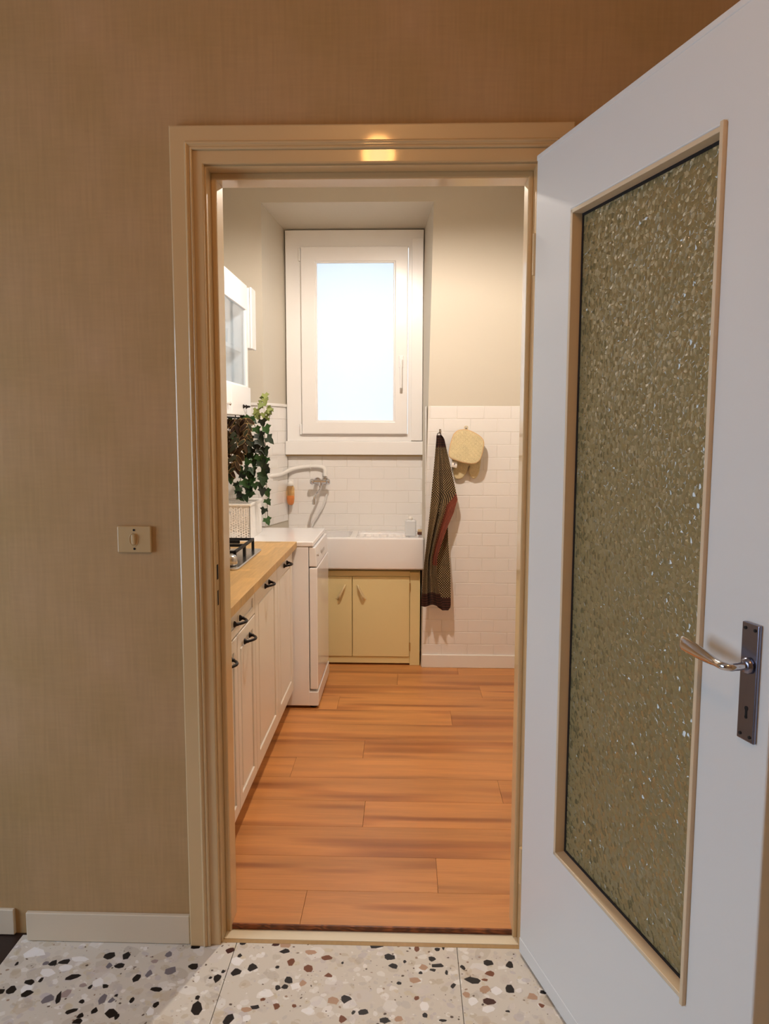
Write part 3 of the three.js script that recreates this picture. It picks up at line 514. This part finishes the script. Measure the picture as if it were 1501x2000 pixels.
// wall cabinet with glazed front
{
  const t = thing('wall_cabinet', 'white wall cabinet with glazed front and low drawers', 'cabinet'), z0 = -2.14, z1 = -1.24, xb = -1.149, xf = -0.87;
  mesh('body', [box(xb, xf, 2.146, 2.166, z0, z1), box(xb, xf, 1.49, 1.508, z0, z1), box(xb, xf, 1.508, 2.146, z0, z0 + 0.018), box(xb, xf, 1.508, 2.146, z1 - 0.018, z1), box(xb, xb + 0.01, 1.508, 2.146, z0 + 0.018, z1 - 0.018), box(xb, xf, 1.632, 1.648, z0 + 0.018, z1 - 0.018)], M.wallCabinet, t);
  mesh('shelf', rbox(xb + 0.01, xf - 0.01, 1.82, 1.838, z0 + 0.018, z1 - 0.018, 0.001), M.wallCabinet, t);
  const d = mesh('door', [rbox(-0.869, -0.85, 2.04, 2.168, z0, z1, 0.003), rbox(-0.869, -0.85, 1.64, 2.04, z0, z0 + 0.03, 0.002), rbox(-0.869, -0.85, 1.64, 2.04, z1 - 0.03, z1, 0.002), rbox(-0.869, -0.85, 1.625, 1.645, z0, z1, 0.002)], M.wallCabinet, t);
  mesh('pane', box(-0.862, -0.858, 1.642, 2.042, z0 + 0.028, z1 - 0.028), phys(0xe8f0f6, 0.05, { transmission: 1, thickness: 0 }), d);
  for (const [a, b] of [[z0, -1.69], [-1.69, z1]]) {
    const dr = mesh('drawer', rbox(-0.869, -0.838, 1.487, 1.636, a + 0.001, b - 0.001, 0.004), M.wallCabinet, t);
    const hd = mesh('handle', bowHandle(0.07).map(g => g.scale(1, 1, 0.8).rotateY(Math.PI / 2).translate(-0.838, 1.533, b === z1 ? -1.46 : -1.98)), M.iron, dr); hd.userData.label = 'dark iron bow handle';
  }
  mesh('knob', [lathe([[0.0001, 0], [0.006, 0], [0.005, 0.01], [0.0085, 0.014], [0.0001, 0.02]], 14).rotateZ(-Math.PI / 2).translate(-0.838, 1.535, -1.6)], M.steel, t);
  // glasses standing on the shelf
  const glass = phys(0xf6fafc, 0.04, { transmission: 1, thickness: 0 });
  const mk = (h, r) => lathe([[0.0001, 0.0], [r * 0.8, 0.0], [r, h], [r - 0.002, h], [r * 0.78, 0.006], [0.0001, 0.006]], 20);
  const spec = [[-1.98, -0.95, 0.09, 0.034, 'short clear drinking glass on the cabinet shelf beside the end panel'], [-1.86, -0.93, 0.1, 0.03, 'narrow white tumbler between two clear glasses in the wall cabinet'], [-1.74, -0.94, 0.13, 0.033, 'tall clear drinking glass between two white tumblers on the cabinet shelf'], [-1.62, -0.95, 0.1, 0.036, 'wide white tumbler behind the tall clear glass in the wall cabinet']];
  spec.forEach(([z, x, h, r, lab], i) => { const g = mesh('drinking_glass', mk(h, r), i % 2 ? M.ceramic : glass); g.position.set(x, 1.8382, z); tag(g, lab, 'glass', 'glasses on the wall cabinet shelf'); });
  const bx = thing('wall_box', 'narrow white box mounted on the wall behind the wall cabinet', 'wall box');
  mesh('body', rbox(-1.149, -0.85, 1.85, 2.17, -2.31, -2.2, 0.006), M.wallCabinet, bx);
  mesh('lid', rbox(-0.85, -0.838, 1.848, 2.172, -2.312, -2.198, 0.004), M.wallCabinet, bx);
}
// ceramic sink in the niche
{
  const ev = new Evaluator(), b = g => { const m = new Brush(g); m.updateMatrixWorld(); return m; };
  let s = b(rbox(-0.735, 0.097, 0.602, 0.79, -2.78, -2.442, 0.01, 3));
  s = ev.evaluate(s, b(rbox(-0.70, -0.335, 0.63, 0.86, -2.745, -2.475, 0.03, 4)), SUBTRACTION);
  s = ev.evaluate(s, b(rbox(-0.30, 0.07, 0.772, 0.86, -2.735, -2.472, 0.012, 3)), SUBTRACTION);
  const t = thing('sink', 'white ceramic apron sink with draining board under the window', 'sink');
  const g = s.geometry.clone(); mesh('basin', toCreasedNormals(plain(g), 0.6), M.ceramic, t);
  for (let i = 0; i < 7; i++) mesh('drainer_rib', rbox(-0.265 + i * 0.045, -0.25 + i * 0.045, 0.766, 0.7745, -2.715, -2.5, 0.004), M.ceramic, t);
  mesh('drain', lathe([[0.0001, 0.004], [0.02, 0.004], [0.026, 0.001], [0.026, 0]].reverse(), 20).translate(-0.52, 0.63, -2.61), M.chrome, t);
}
// yellow cupboard under the sink
{
  const t = thing('sink_cupboard', 'old cream yellow cupboard under the ceramic sink', 'cupboard'), z = -2.492;
  mesh('body', [box(-0.735, 0.078, 0.022, 0.586, -2.775, z - 0.02)], M.yellow, t);
  mesh('face_frame', [rbox(0.018, 0.078, FK, 0.58, z - 0.02, z, 0.002), rbox(-0.735, 0.018, 0.553, 0.585, z - 0.02, z - 0.004, 0.002), rbox(-0.735, 0.018, 0.026, 0.066, z - 0.02, z - 0.003, 0.002), rbox(-0.735, -0.67, 0.026, 0.58, z - 0.02, z, 0.002)], M.yellow, t);
  for (const [x0, x1, hx, s] of [[-0.668, -0.326, -0.386, -1], [-0.322, 0.016, -0.27, 1]]) {
    const d = mesh('door', rbox(x0, x1, 0.068, 0.552, z - 0.018, z + 0.004, 0.003), M.yellow, t);
    const hg = [];
    const tilt = s * 0.46, place = g => g.rotateZ(tilt).translate(hx, 0.458, z + 0.004);
    hg.push(place(ext(polyShape([[-0.006, 0.05], [0.006, 0.05], [0.014, -0.05], [-0.014, -0.05]]), 0.004, 0.0015)));
    hg.push(place(tube([[0, 0.044, 0.002], [0, 0.034, 0.02], [0, -0.03, 0.024], [0, -0.044, 0.002]], 0.0055, 20, 8)));
    mesh('handle', hg, M.pull, d).userData.label = 'slanted pale brass pull';
  }
  for (const y of [0.13, 0.49]) mesh('hinge', [cyl(0.004, 0.004, 0.05, 10).translate(0.018, y, z + 0.004)], M.brass, t);
}
// wall tap, hose and pipe
{
  const t = thing('wall_tap', 'chrome two-handle wall tap above the sink', 'tap', [-0.535, 1.098, ZN]);
  mesh('body', [cyl(0.014, 0.014, 0.075, 18).rotateZ(Math.PI / 2).translate(0, 0, 0.085), cyl(0.017, 0.014, 0.022, 18).translate(0, -0.012, 0.085), ...[-0.024, 0.024].map(x => cyl(0.011, 0.013, 0.078, 16).rotateX(Math.PI / 2).translate(x, 0, 0.046)), ...[-0.024, 0.024].map(x => cyl(0.02, 0.024, 0.008, 20).rotateX(Math.PI / 2).translate(x, 0, 0.012))], M.chrome, t);
  for (const s of [-1, 1]) mesh('handle', [lathe([[0.0001, 0], [0.012, 0], [0.017, 0.006], [0.0175, 0.018], [0.013, 0.024], [0.0001, 0.025]], 12).rotateZ(-s * Math.PI / 2).translate(s * 0.037, 0, 0.085)], M.chrome, t);
  mesh('spout', tube([[0, -0.015, 0.085], [0, -0.045, 0.09], [-0.012, -0.065, 0.115], [-0.024, -0.08, 0.15], [-0.03, -0.115, 0.16]], 0.0075, 30), M.chrome, t);
  mesh('aerator', cyl(0.0105, 0.0105, 0.03, 16).translate(-0.03, -0.118, 0.16), M.chrome, t);
  tag(mesh('waste_hose', tube([[-0.50, 1.02, ZN + 0.02], [-0.52, 0.95, ZN + 0.025], [-0.56, 0.88, ZN + 0.028], [-0.59, 0.83, ZN + 0.03], [-0.598, 0.796, ZN + 0.034]], 0.007, 30), std(0xdcdcda, 0.5)), 'light grey hose hanging below the tap into the sink', 'hose');
  const p = thing('water_pipe', 'white painted pipe bending along the niche above the tap', 'pipe');
  mesh('pipe', tube([[-0.835, 1.14, -2.50], [-0.80, 1.142, -2.56], [-0.775, 1.143, -2.62], [-0.752, 1.152, -2.69], [-0.715, 1.172, -2.755], [-0.64, 1.186, ZN + 0.024], [-0.55, 1.188, ZN + 0.022], [-0.515, 1.175, ZN + 0.022], [-0.511, 1.13, ZN + 0.022]], 0.0125, 60, 12), M.whitePaint, p);
  mesh('clip', [new THREE.TorusGeometry(0.015, 0.003, 8, 18).rotateY(Math.PI / 2).translate(-0.6, 1.187, ZN + 0.022)], M.plastic, p);
}
// hanging amber soap bottle
{
  const t = thing('soap_bottle', 'amber soap bottle in a white holder in the niche corner', 'bottle', [-0.722, 0.95, -2.735]);
  const clear = phys(0xf8e4bc, 0.08, { transmission: 0.9, thickness: 0 });
  mesh('bottle', lathe([[0.0001, 0], [0.014, 0.001], [0.021, 0.014], [0.025, 0.04], [0.025, 0.105], [0.019, 0.12], [0.0001, 0.12]], 24), clear, t);
  mesh('liquid', lathe([[0.0001, 0.002], [0.013, 0.003], [0.0195, 0.015], [0.0235, 0.04], [0.0235, 0.058], [0.0001, 0.06]], 24), phys(0xf09a34, 0.3, { transmission: 0.2, thickness: 0 }), t).userData.label = 'orange liquid soap';
  mesh('cap', lathe([[0.0001, 0], [0.018, 0], [0.018, 0.022], [0.01, 0.03], [0.0001, 0.03]].reverse(), 20).translate(0, 0.119, 0), M.plastic, t);
  mesh('holder', [rbox(-0.022, 0.012, 0.1, 0.155, -0.052, -0.045, 0.003), rbox(-0.01, 0.01, 0.115, 0.13, -0.05, -0.012, 0.003)], M.plastic, t);
}
// on the draining board
{
  const t = thing('soap_dispenser', 'translucent white bottle standing on the draining board', 'bottle', [0.02, 0.7746, -2.64]);
  mesh('bottle', rbox(-0.034, 0.034, 0, 0.1, -0.022, 0.022, 0.01, 3), phys(0xf4f6f8, 0.25, { transmission: 0.5, thickness: 0 }), t);
  mesh('cap', lathe([[0.0001, 0], [0.014, 0], [0.013, 0.018], [0.0001, 0.02]].reverse(), 18).translate(0, 0.1, 0), M.plastic, t);
  const s = thing('dish_brush', 'small dark brown brush lying on the sink rim', 'brush', [0.077, 0.7902, -2.6]);
  mesh('head', rbox(-0.016, 0.016, 0, 0.018, -0.02, 0.02, 0.005), std(0x55301f, 0.7), s);
  mesh('bristles', rbox(-0.014, 0.014, 0.018, 0.03, -0.018, 0.018, 0.002), std(0xc9b28c, 0.9), s);
}

// ------------------------------------------------------------------ cloth on the wall
const ZT = ZB + 0.009;     // tile face
function sheet(f, nu, nv, th) {      // closed cloth from f(u,v) -> [x,y,z,tu,tv]
  const pos = [], uv = [], idx = [], N = (nu + 1) * (nv + 1);
  const P = []; for (let j = 0; j <= nv; j++) for (let i = 0; i <= nu; i++) P.push(f(i / nu, j / nv));
  for (const s of [1, -1]) for (const p of P) { pos.push(p[0], p[1], p[2] + s * th / 2); uv.push(p[3], p[4]); }
  for (let j = 0; j < nv; j++) for (let i = 0; i < nu; i++) { const a = j * (nu + 1) + i, b = a + 1, c = a + nu + 1, d = c + 1; idx.push(a, c, b, b, c, d, N + a, N + b, N + c, N + b, N + d, N + c); }
  const edge = (a, b) => idx.push(a, b, N + a, b, N + b, N + a);
  for (let i = 0; i < nu; i++) { edge(i, i + 1); edge(nv * (nu + 1) + i + 1, nv * (nu + 1) + i); }
  for (let j = 0; j < nv; j++) { edge((j + 1) * (nu + 1), j * (nu + 1)); edge(j * (nu + 1) + nu, (j + 1) * (nu + 1) + nu); }
  const g = new THREE.BufferGeometry(); g.setAttribute('position', new THREE.Float32BufferAttribute(pos, 3)); g.setAttribute('uv', new THREE.Float32BufferAttribute(uv, 2)); g.setIndex(idx); g.computeVertexNormals(); return g;
}
function lerpTable(tab, t) { for (let i = 1; i < tab.length; i++) if (t <= tab[i][0]) { const a = tab[i - 1], b = tab[i], k = (t - a[0]) / (b[0] - a[0]); return a[1] + (b[1] - a[1]) * k; } return tab[tab.length - 1][1]; }
{
  const checks = (band) => texture(512, 2048, (u, v) => {    // u across, v down the towel
    const gx = u * 30, gy = v * 136, cx = Math.floor(gx), cy = Math.floor(gy), fx = gx - cx, fy = gy - cy;
    const n = fbm(u * 64, v * 64, 2) - 0.5;
    const red = band && u > 0.64 && v < 0.76; if (red || v > 0.925 || v < 0.07) { const k = Math.sin(red ? u * 110 : v * 420) > 0.1 ? 1 : 0.45, q = red ? 0.86 : 0.42; return [(150 * k + 24) * q + n * 30, (74 * k + 14) * q + n * 20, (52 * k + 10) * q + n * 18]; }
    const on = fx > 0.16 && fx < 0.94 && fy > 0.16 && fy < 0.94 && (cx + cy) % 2 === 0;
    return on ? [186 + n * 50, 158 + n * 50, 110 + n * 40] : [28 + n * 20, 21 + n * 16, 17 + n * 14];
  });
  const t = thing('tea_towel', 'dark checked tea towel with red border hanging on the tiled wall', 'towel');
  const cloth = std(0xffffff, 0.95, { map: checks(true) }), cloth2 = std(0xffffff, 0.95, { map: checks(false) });
  // outline rows read from the photograph (pixel y -> left x, right x)
  const Lt = [[850, 852], [860, 851.5], [1000, 839], [1100, 828], [1183, 821.5]], Rt = [[850, 862], [856, 867], [900, 877], [950, 888], [975, 893], [1000, 886], [1030, 873], [1060, 862], [1090, 853], [1120, 853], [1150, 858], [1183, 864]];
  const put = (x, y, z) => onZ(x, y, z);
  const depth = (u, v) => ZT + 0.03 + 0.095 * v + (0.012 + 0.008 * v) * Math.cos(u * 2 * Math.PI * 1.9 + 0.4) - 0.05 * Math.exp(-(((u - 0.4) / 0.06) ** 2)) * Math.min(1, 0.25 + v * 1.6);
  mesh('front_fold', sheet((u, v) => { const y = 850 + 333 * v, l = lerpTable(Lt, y), r = lerpTable(Rt, y), z = depth(u, v), p = put(l + (r - l) * u, y + 2 * Math.sin(u * 9) * v, z); const over = Math.max(0, v - 0.34) / 0.66; return [p.x, p.y, p.z, v < 0.34 ? u * 0.63 : u * (0.63 + 0.37 * Math.min(1, over * 9)) , 1 - (1 - v)]; }, 48, 80, 0.0025), cloth, t);
  const Lb = [[960, 862], [1000, 856], [1183, 850], [1195, 868]], Rb = [[960, 876], [985, 873], [1060, 875], [1120, 879], [1185, 880], [1195, 873]];
  mesh('back_fold', sheet((u, v) => { const y = 960 + 232 * v, l = lerpTable(Lb, y), r = lerpTable(Rb, y), p = put(l + (r - l) * u, y, ZT + 0.022 + 0.07 * v + 0.006 * Math.cos(u * 6)); return [p.x, p.y, p.z, u * 0.4, 0.3 + v * 0.7]; }, 16, 40, 0.0025), cloth2, t);
  mesh('hanging_loop', [new THREE.TorusGeometry(0.01, 0.0022, 8, 18).translate(...put(857, 849, ZT + 0.024).toArray())], std(0x2a1c16, 0.9), t);
  const hook = (name, px, py, label) => { const p = put(px, py, ZT), k = thing(name, label, 'hook', p.toArray(), 0); mesh('plate', rbox(-0.006, 0.006, -0.012, 0.012, 0, 0.003, 0.0015), M.steel, k); mesh('arm', tube([[0, 0.004, 0.002], [0, -0.006, 0.016], [0, -0.006, 0.03], [0, 0.008, 0.034]], 0.0022, 20, 8), M.steel, k); };
  hook('wall_hook', 859, 842, 'small steel wall hook holding the checked tea towel');
  hook('wall_hook', 910, 839, 'small steel wall hook holding the quilted pot holder');
}
{
  const quilt = grey(256, 256, (u, v) => { const a = Math.abs(((u + v) * 8) % 1 - 0.5) * 2, b = Math.abs(((u - v + 4) * 8) % 1 - 0.5) * 2; return 255 * Math.min(1, Math.sqrt(Math.min(1 - (1 - a) ** 4, 1 - (1 - b) ** 4))) * 0.9 + 12 * rnd(); });
  const linen = texture(256, 256, (u, v) => { const k = 0.92 + 0.16 * (fbm(u * 64, v * 64, 3) - 0.5) + 0.06 * (fbm(u * 8, v * 8, 2) - 0.5); return [226 * k, 208 * k, 164 * k]; });
  quilt.repeat.set(5, 5); linen.repeat.set(5, 5);
  const mat = std(0xffffff, 0.95, { map: linen, bumpMap: quilt, bumpScale: 0.0022 }), plainLinen = std(0xffffff, 0.95, { map: linen });
  // outline of the pot holder from the photograph, as points in the wall plane
  const world = (x, y, z) => { const p = onZ(810 + x / 10, 820 + y / 10, z); return [p.x, p.y]; };
  const c = world(1000, 520, ZT + 0.05);
  const outline = (pts, z) => { const s = new THREE.Shape(), q = pts.map(p => { const w = world(...p, z); return new THREE.Vector2(w[0] - c[0], w[1] - c[1]); }); s.setFromPoints(new THREE.SplineCurve([...q, q[0]]).getPoints(60)); return s; };
  const ph = thing('pot_holder', 'square quilted linen pot holder hanging over the oven mitt', 'pot holder', [c[0], c[1], ZT]);
  const body = ext(outline([[760, 290], [850, 215], [1000, 200], [1150, 255], [1290, 350], [1335, 460], [1300, 640], [1240, 780], [1140, 840], [980, 830], [800, 780], [690, 730], [665, 650], [700, 470]], ZT + 0.05), 0.012, 0.004, 0, 3);
  const lean = g => { const p = g.attributes.position; for (let i = 0; i < p.count; i++) p.setZ(i, p.getZ(i) + 0.03 + Math.max(0, 0.1 - p.getY(i)) * 0.3); g.computeVertexNormals(); return g; };
  mesh('quilted_pad', lean(plain(body)), mat, ph);
  mesh('loop', tube([[-0.01, 0.095, 0.036], [-0.008, 0.112, 0.03], [0.008, 0.112, 0.03], [0.006, 0.095, 0.036]], 0.0025, 20, 8), plainLinen, ph);
  const rim = [];
  const s2 = outline([[760, 290], [850, 215], [1000, 200], [1150, 255], [1290, 350], [1335, 460], [1300, 640], [1240, 780], [1140, 840], [980, 830], [800, 780], [690, 730], [665, 650], [700, 470]], ZT + 0.05).getPoints(60);
  mesh('binding', new THREE.TubeGeometry(new THREE.CatmullRomCurve3(s2.slice(0, -1).map(p => V(p.x, p.y, 0.036 + Math.max(0, 0.1 - p.y) * 0.3)), true), 120, 0.0045, 8, true), std(0xcfae84, 0.9), ph).userData.label = 'tan piped edge';
  const mi = thing('oven_mitt', 'beige linen oven mitt hanging behind the pot holder', 'oven mitt', [c[0], c[1], ZT]);
  mesh('mitt', ext(outline([[740, 420], [1000, 330], [1290, 420], [1310, 600], [1290, 800], [1250, 1040], [1170, 1150], [1085, 1110], [1050, 980], [1068, 900], [1040, 930], [1010, 1030], [930, 1140], [830, 1165], [760, 1110], [740, 900], [720, 700]], ZT + 0.03), 0.024, 0.008, 0.004, 3), plainLinen, mi);
  const tg = world(770, 850, ZT + 0.06);
  mesh('care_label', sheet((u, v) => [tg[0] - c[0] - 0.014 + 0.03 * u - 0.004 * v, tg[1] - c[1] + 0.014 - 0.034 * v - 0.006 * u, 0.066 + 0.006 * Math.sin(v * 3), u, v], 6, 8, 0.001), std(0xf2efe9, 0.8), mi).userData.label = 'white cloth label with a small mark';
  mesh('care_mark', rbox(tg[0] - c[0] - 0.003, tg[0] - c[0] + 0.002, tg[1] - c[1] - 0.009, tg[1] - c[1] + 0.003, 0.0725, 0.0732, 0.0002, 1), std(0x6a6a74, 0.8), mi);
}

// ------------------------------------------------------------------ foliage under the wall cabinet
{
  // ivy leaf, five lobes, folded a little on its midrib
  const leafShape = pts => { const g = new THREE.ShapeGeometry(polyShape(pts)); const p = g.attributes.position; for (let i = 0; i < p.count; i++) p.setZ(i, Math.abs(p.getX(i)) * 0.35 - p.getY(i) * p.getY(i) * 0.25); g.computeVertexNormals(); return plain(g); };
  const half = [[0.1, 0.02], [0.34, 0.16], [0.42, -0.05], [0.62, -0.22], [0.32, -0.38], [0.26, -0.62], [0, -1.0]];
  const ivy = leafShape([[0, -0.04], ...half, ...half.slice(0, -1).reverse().map(([x, y]) => [-x, y])]);
  const greens = [0x0b1a0f, 0x0f2213, 0x142b16, 0x1d3a1c, 0x2f5529].map(c => std(c, 0.55)), pale = [0x6f7d3c, 0x8b9654].map(c => std(c, 0.6)), stem = std(0x4a4a28, 0.8);
  const garland = thing('ivy_garland', 'trailing dark green ivy hanging from the wall cabinet beside the basket', 'plant');
  // vines: pixel paths, each with the distance of the shelf edge and basket they hang by
  const vines = [
    { z: -1.95, pts: [[500, 812], [512, 830], [518, 870], [519, 920], [521, 960], [522, 1000], [524, 1026]], n: 11, s: 0.05, m: greens },
    { z: -1.93, pts: [[490, 812], [500, 840], [508, 880], [512, 930], [510, 960]], n: 14, s: 0.052, m: greens },
    { z: -1.97, pts: [[478, 812], [486, 850], [494, 890], [496, 930], [490, 968]], n: 16, s: 0.05, m: greens },
    { z: -1.96, pts: [[466, 814], [476, 860], [484, 910], [486, 950], [478, 975]], n: 14, s: 0.05, m: greens },
    { z: -1.94, pts: [[452, 816], [462, 870], [468, 920], [472, 972]], n: 12, s: 0.046, m: greens },
    { z: -1.96, pts: [[446, 925], [452, 935], [460, 955], [468, 975]], n: 5, s: 0.042, m: greens },
    { z: -2.05, pts: [[500, 812], [506, 800], [514, 788], [516, 778], [521, 769]], n: 7, s: 0.04, m: pale },
    { z: -2.1, pts: [[498, 815], [508, 812], [522, 806], [530, 800], [524, 820]], n: 8, s: 0.038, m: pale },
  ];
  for (const v of vines) {
    const cur = new THREE.CatmullRomCurve3(v.pts.map(([x, y]) => onZ(x, y, v.z + rr(-0.015, 0.015))));
    mesh('vine', new THREE.TubeGeometry(cur, 30, 0.0018, 6), stem, garland);
    for (let i = 0; i < v.n; i++) {
      const p = cur.getPointAt((i + 0.6) / v.n), l = mesh('leaf', ivy, v.m[Math.floor(rnd() * v.m.length)], garland), s = v.s * rr(0.75, 1.1);
      l.scale.setScalar(s); l.position.copy(p).add(V(rr(-0.012, 0.012), rr(0.005, 0.02), rr(0, 0.02)));
      l.rotation.set(rr(-0.5, 0.25), rr(-0.5, 0.7), rr(-0.9, 0.9), 'YXZ');
    }
  }
  // bunch of small pale edged leaves
  const oval = k => { const a = []; for (let i = 0; i < 14; i++) { const t = i / 14 * 2 * Math.PI; a.push([Math.sin(t) * 0.2 * (k - (1 - k) * 0.3), -0.5 + Math.cos(t) * 0.5 * k]); } return leafShape(a); };
  const outer = oval(1), inner = oval(0.9).translate(0, 0, 0.014), rimM = std(0xa88a58, 0.8), coreM = [0x232710, 0x3a2a14, 0x2c1a0e].map(c => std(c, 0.8));
  const bunch = thing('foliage_bunch', 'hanging bunch of small brown leaves with pale edges under the wall cabinet', 'plant');
  for (const [z, pts, n] of [[-1.83, [[446, 815], [448, 850], [452, 900], [450, 925]], 9], [-1.81, [[458, 815], [462, 850], [462, 890], [458, 920]], 9], [-1.84, [[470, 814], [474, 840], [472, 870], [468, 890]], 7], [-1.8, [[478, 814], [484, 832], [482, 850], [474, 876]], 6], [-1.82, [[440, 816], [440, 850], [443, 890], [442, 930]], 7]]) {
    const cur = new THREE.CatmullRomCurve3(pts.map(([x, y]) => onZ(x, y, z)));
    mesh('stem', new THREE.TubeGeometry(cur, 20, 0.0022, 6), std(0x3a2615, 0.8), bunch);
    for (let i = 0; i < n; i++) for (const sd of [-1, 1]) {
      const p = cur.getPointAt((i + 0.5) / n), l = mesh('leaf', outer, rnd() < 0.6 ? rimM : coreM[Math.floor(rnd() * 3)], bunch); mesh('leaf_blade', inner, coreM[Math.floor(rnd() * 3)], l);
      l.scale.setScalar(0.05 * rr(0.8, 1.15)); l.position.copy(p).add(V(0, 0.006, rr(-0.006, 0.006))); l.rotation.set(rr(-0.4, 0.1), rr(-0.3, 0.7), sd * rr(0.35, 0.95), 'YXZ');
    }
  }
  const rail = thing('hanging_rail', 'thin dark rail under the wall cabinet carrying the foliage', 'rail', [-0.86, 1.475, -1.86]);
  mesh('bar', cyl(0.004, 0.004, 0.5, 10).rotateX(Math.PI / 2), M.iron, rail); for (const z of [-0.2, 0, 0.2]) mesh('bracket', cyl(0.003, 0.003, 0.016, 8).translate(0, 0.006, z), M.iron, rail);
}

// ------------------------------------------------------------------ lamps above the picture
{
  const [x, y, z] = KITCHEN_LAMP, t = thing('pendant_lamp', 'opaque shaded pendant lamp over the kitchen floor', 'lamp', [x, y, z]);
  mesh('shade', lathe([[0.03, 0.13], [0.07, 0.125], [0.14, 0.07], [0.18, -0.02], [0.178, -0.022], [0.136, 0.066], [0.068, 0.12], [0.03, 0.125]], 40), std(0x4a4038, 0.5), t);
  mesh('cord', cyl(0.004, 0.004, CEIL - y - 0.12, 10).translate(0, (CEIL - y + 0.12) / 2, 0), M.black, t);
  mesh('socket', cyl(0.02, 0.03, 0.075, 18).translate(0, 0.09, 0), M.black, t);
  mesh('bulb', new THREE.SphereGeometry(0.034, 24, 16), std(0xfff4e0, 0.5, { emissive: 0xfff1e2, emissiveIntensity: 8 }), t);
  const l = new THREE.PointLight(0xfff1e2, KITCHEN_CD); l.position.set(x, y, z); l.castShadow = true; l.shadow.radius = 1.6; scene.add(l);
}
{
  const [x, y, z] = HALL_LAMP, t = thing('ceiling_lamp', 'small round glass globe lamp on the hall ceiling', 'lamp', [x, y, z]);
  mesh('globe', new THREE.SphereGeometry(0.05, 28, 20), std(0xfff0dc, 0.4, { emissive: 0xffcf94, emissiveIntensity: 22 }), t);
  mesh('mount', lathe([[0.0001, CEIL - y], [0.06, CEIL - y], [0.055, CEIL - y - 0.02], [0.02, CEIL - y - 0.05], [0.02, 0.045], [0.0001, 0.045]].reverse(), 24), M.brass, t);
  const l = new THREE.PointLight(0xffb263, HALL_CD); l.position.set(x, y, z); l.castShadow = true; l.shadow.radius = 4; scene.add(l);
}

renderer.render(scene, camera);
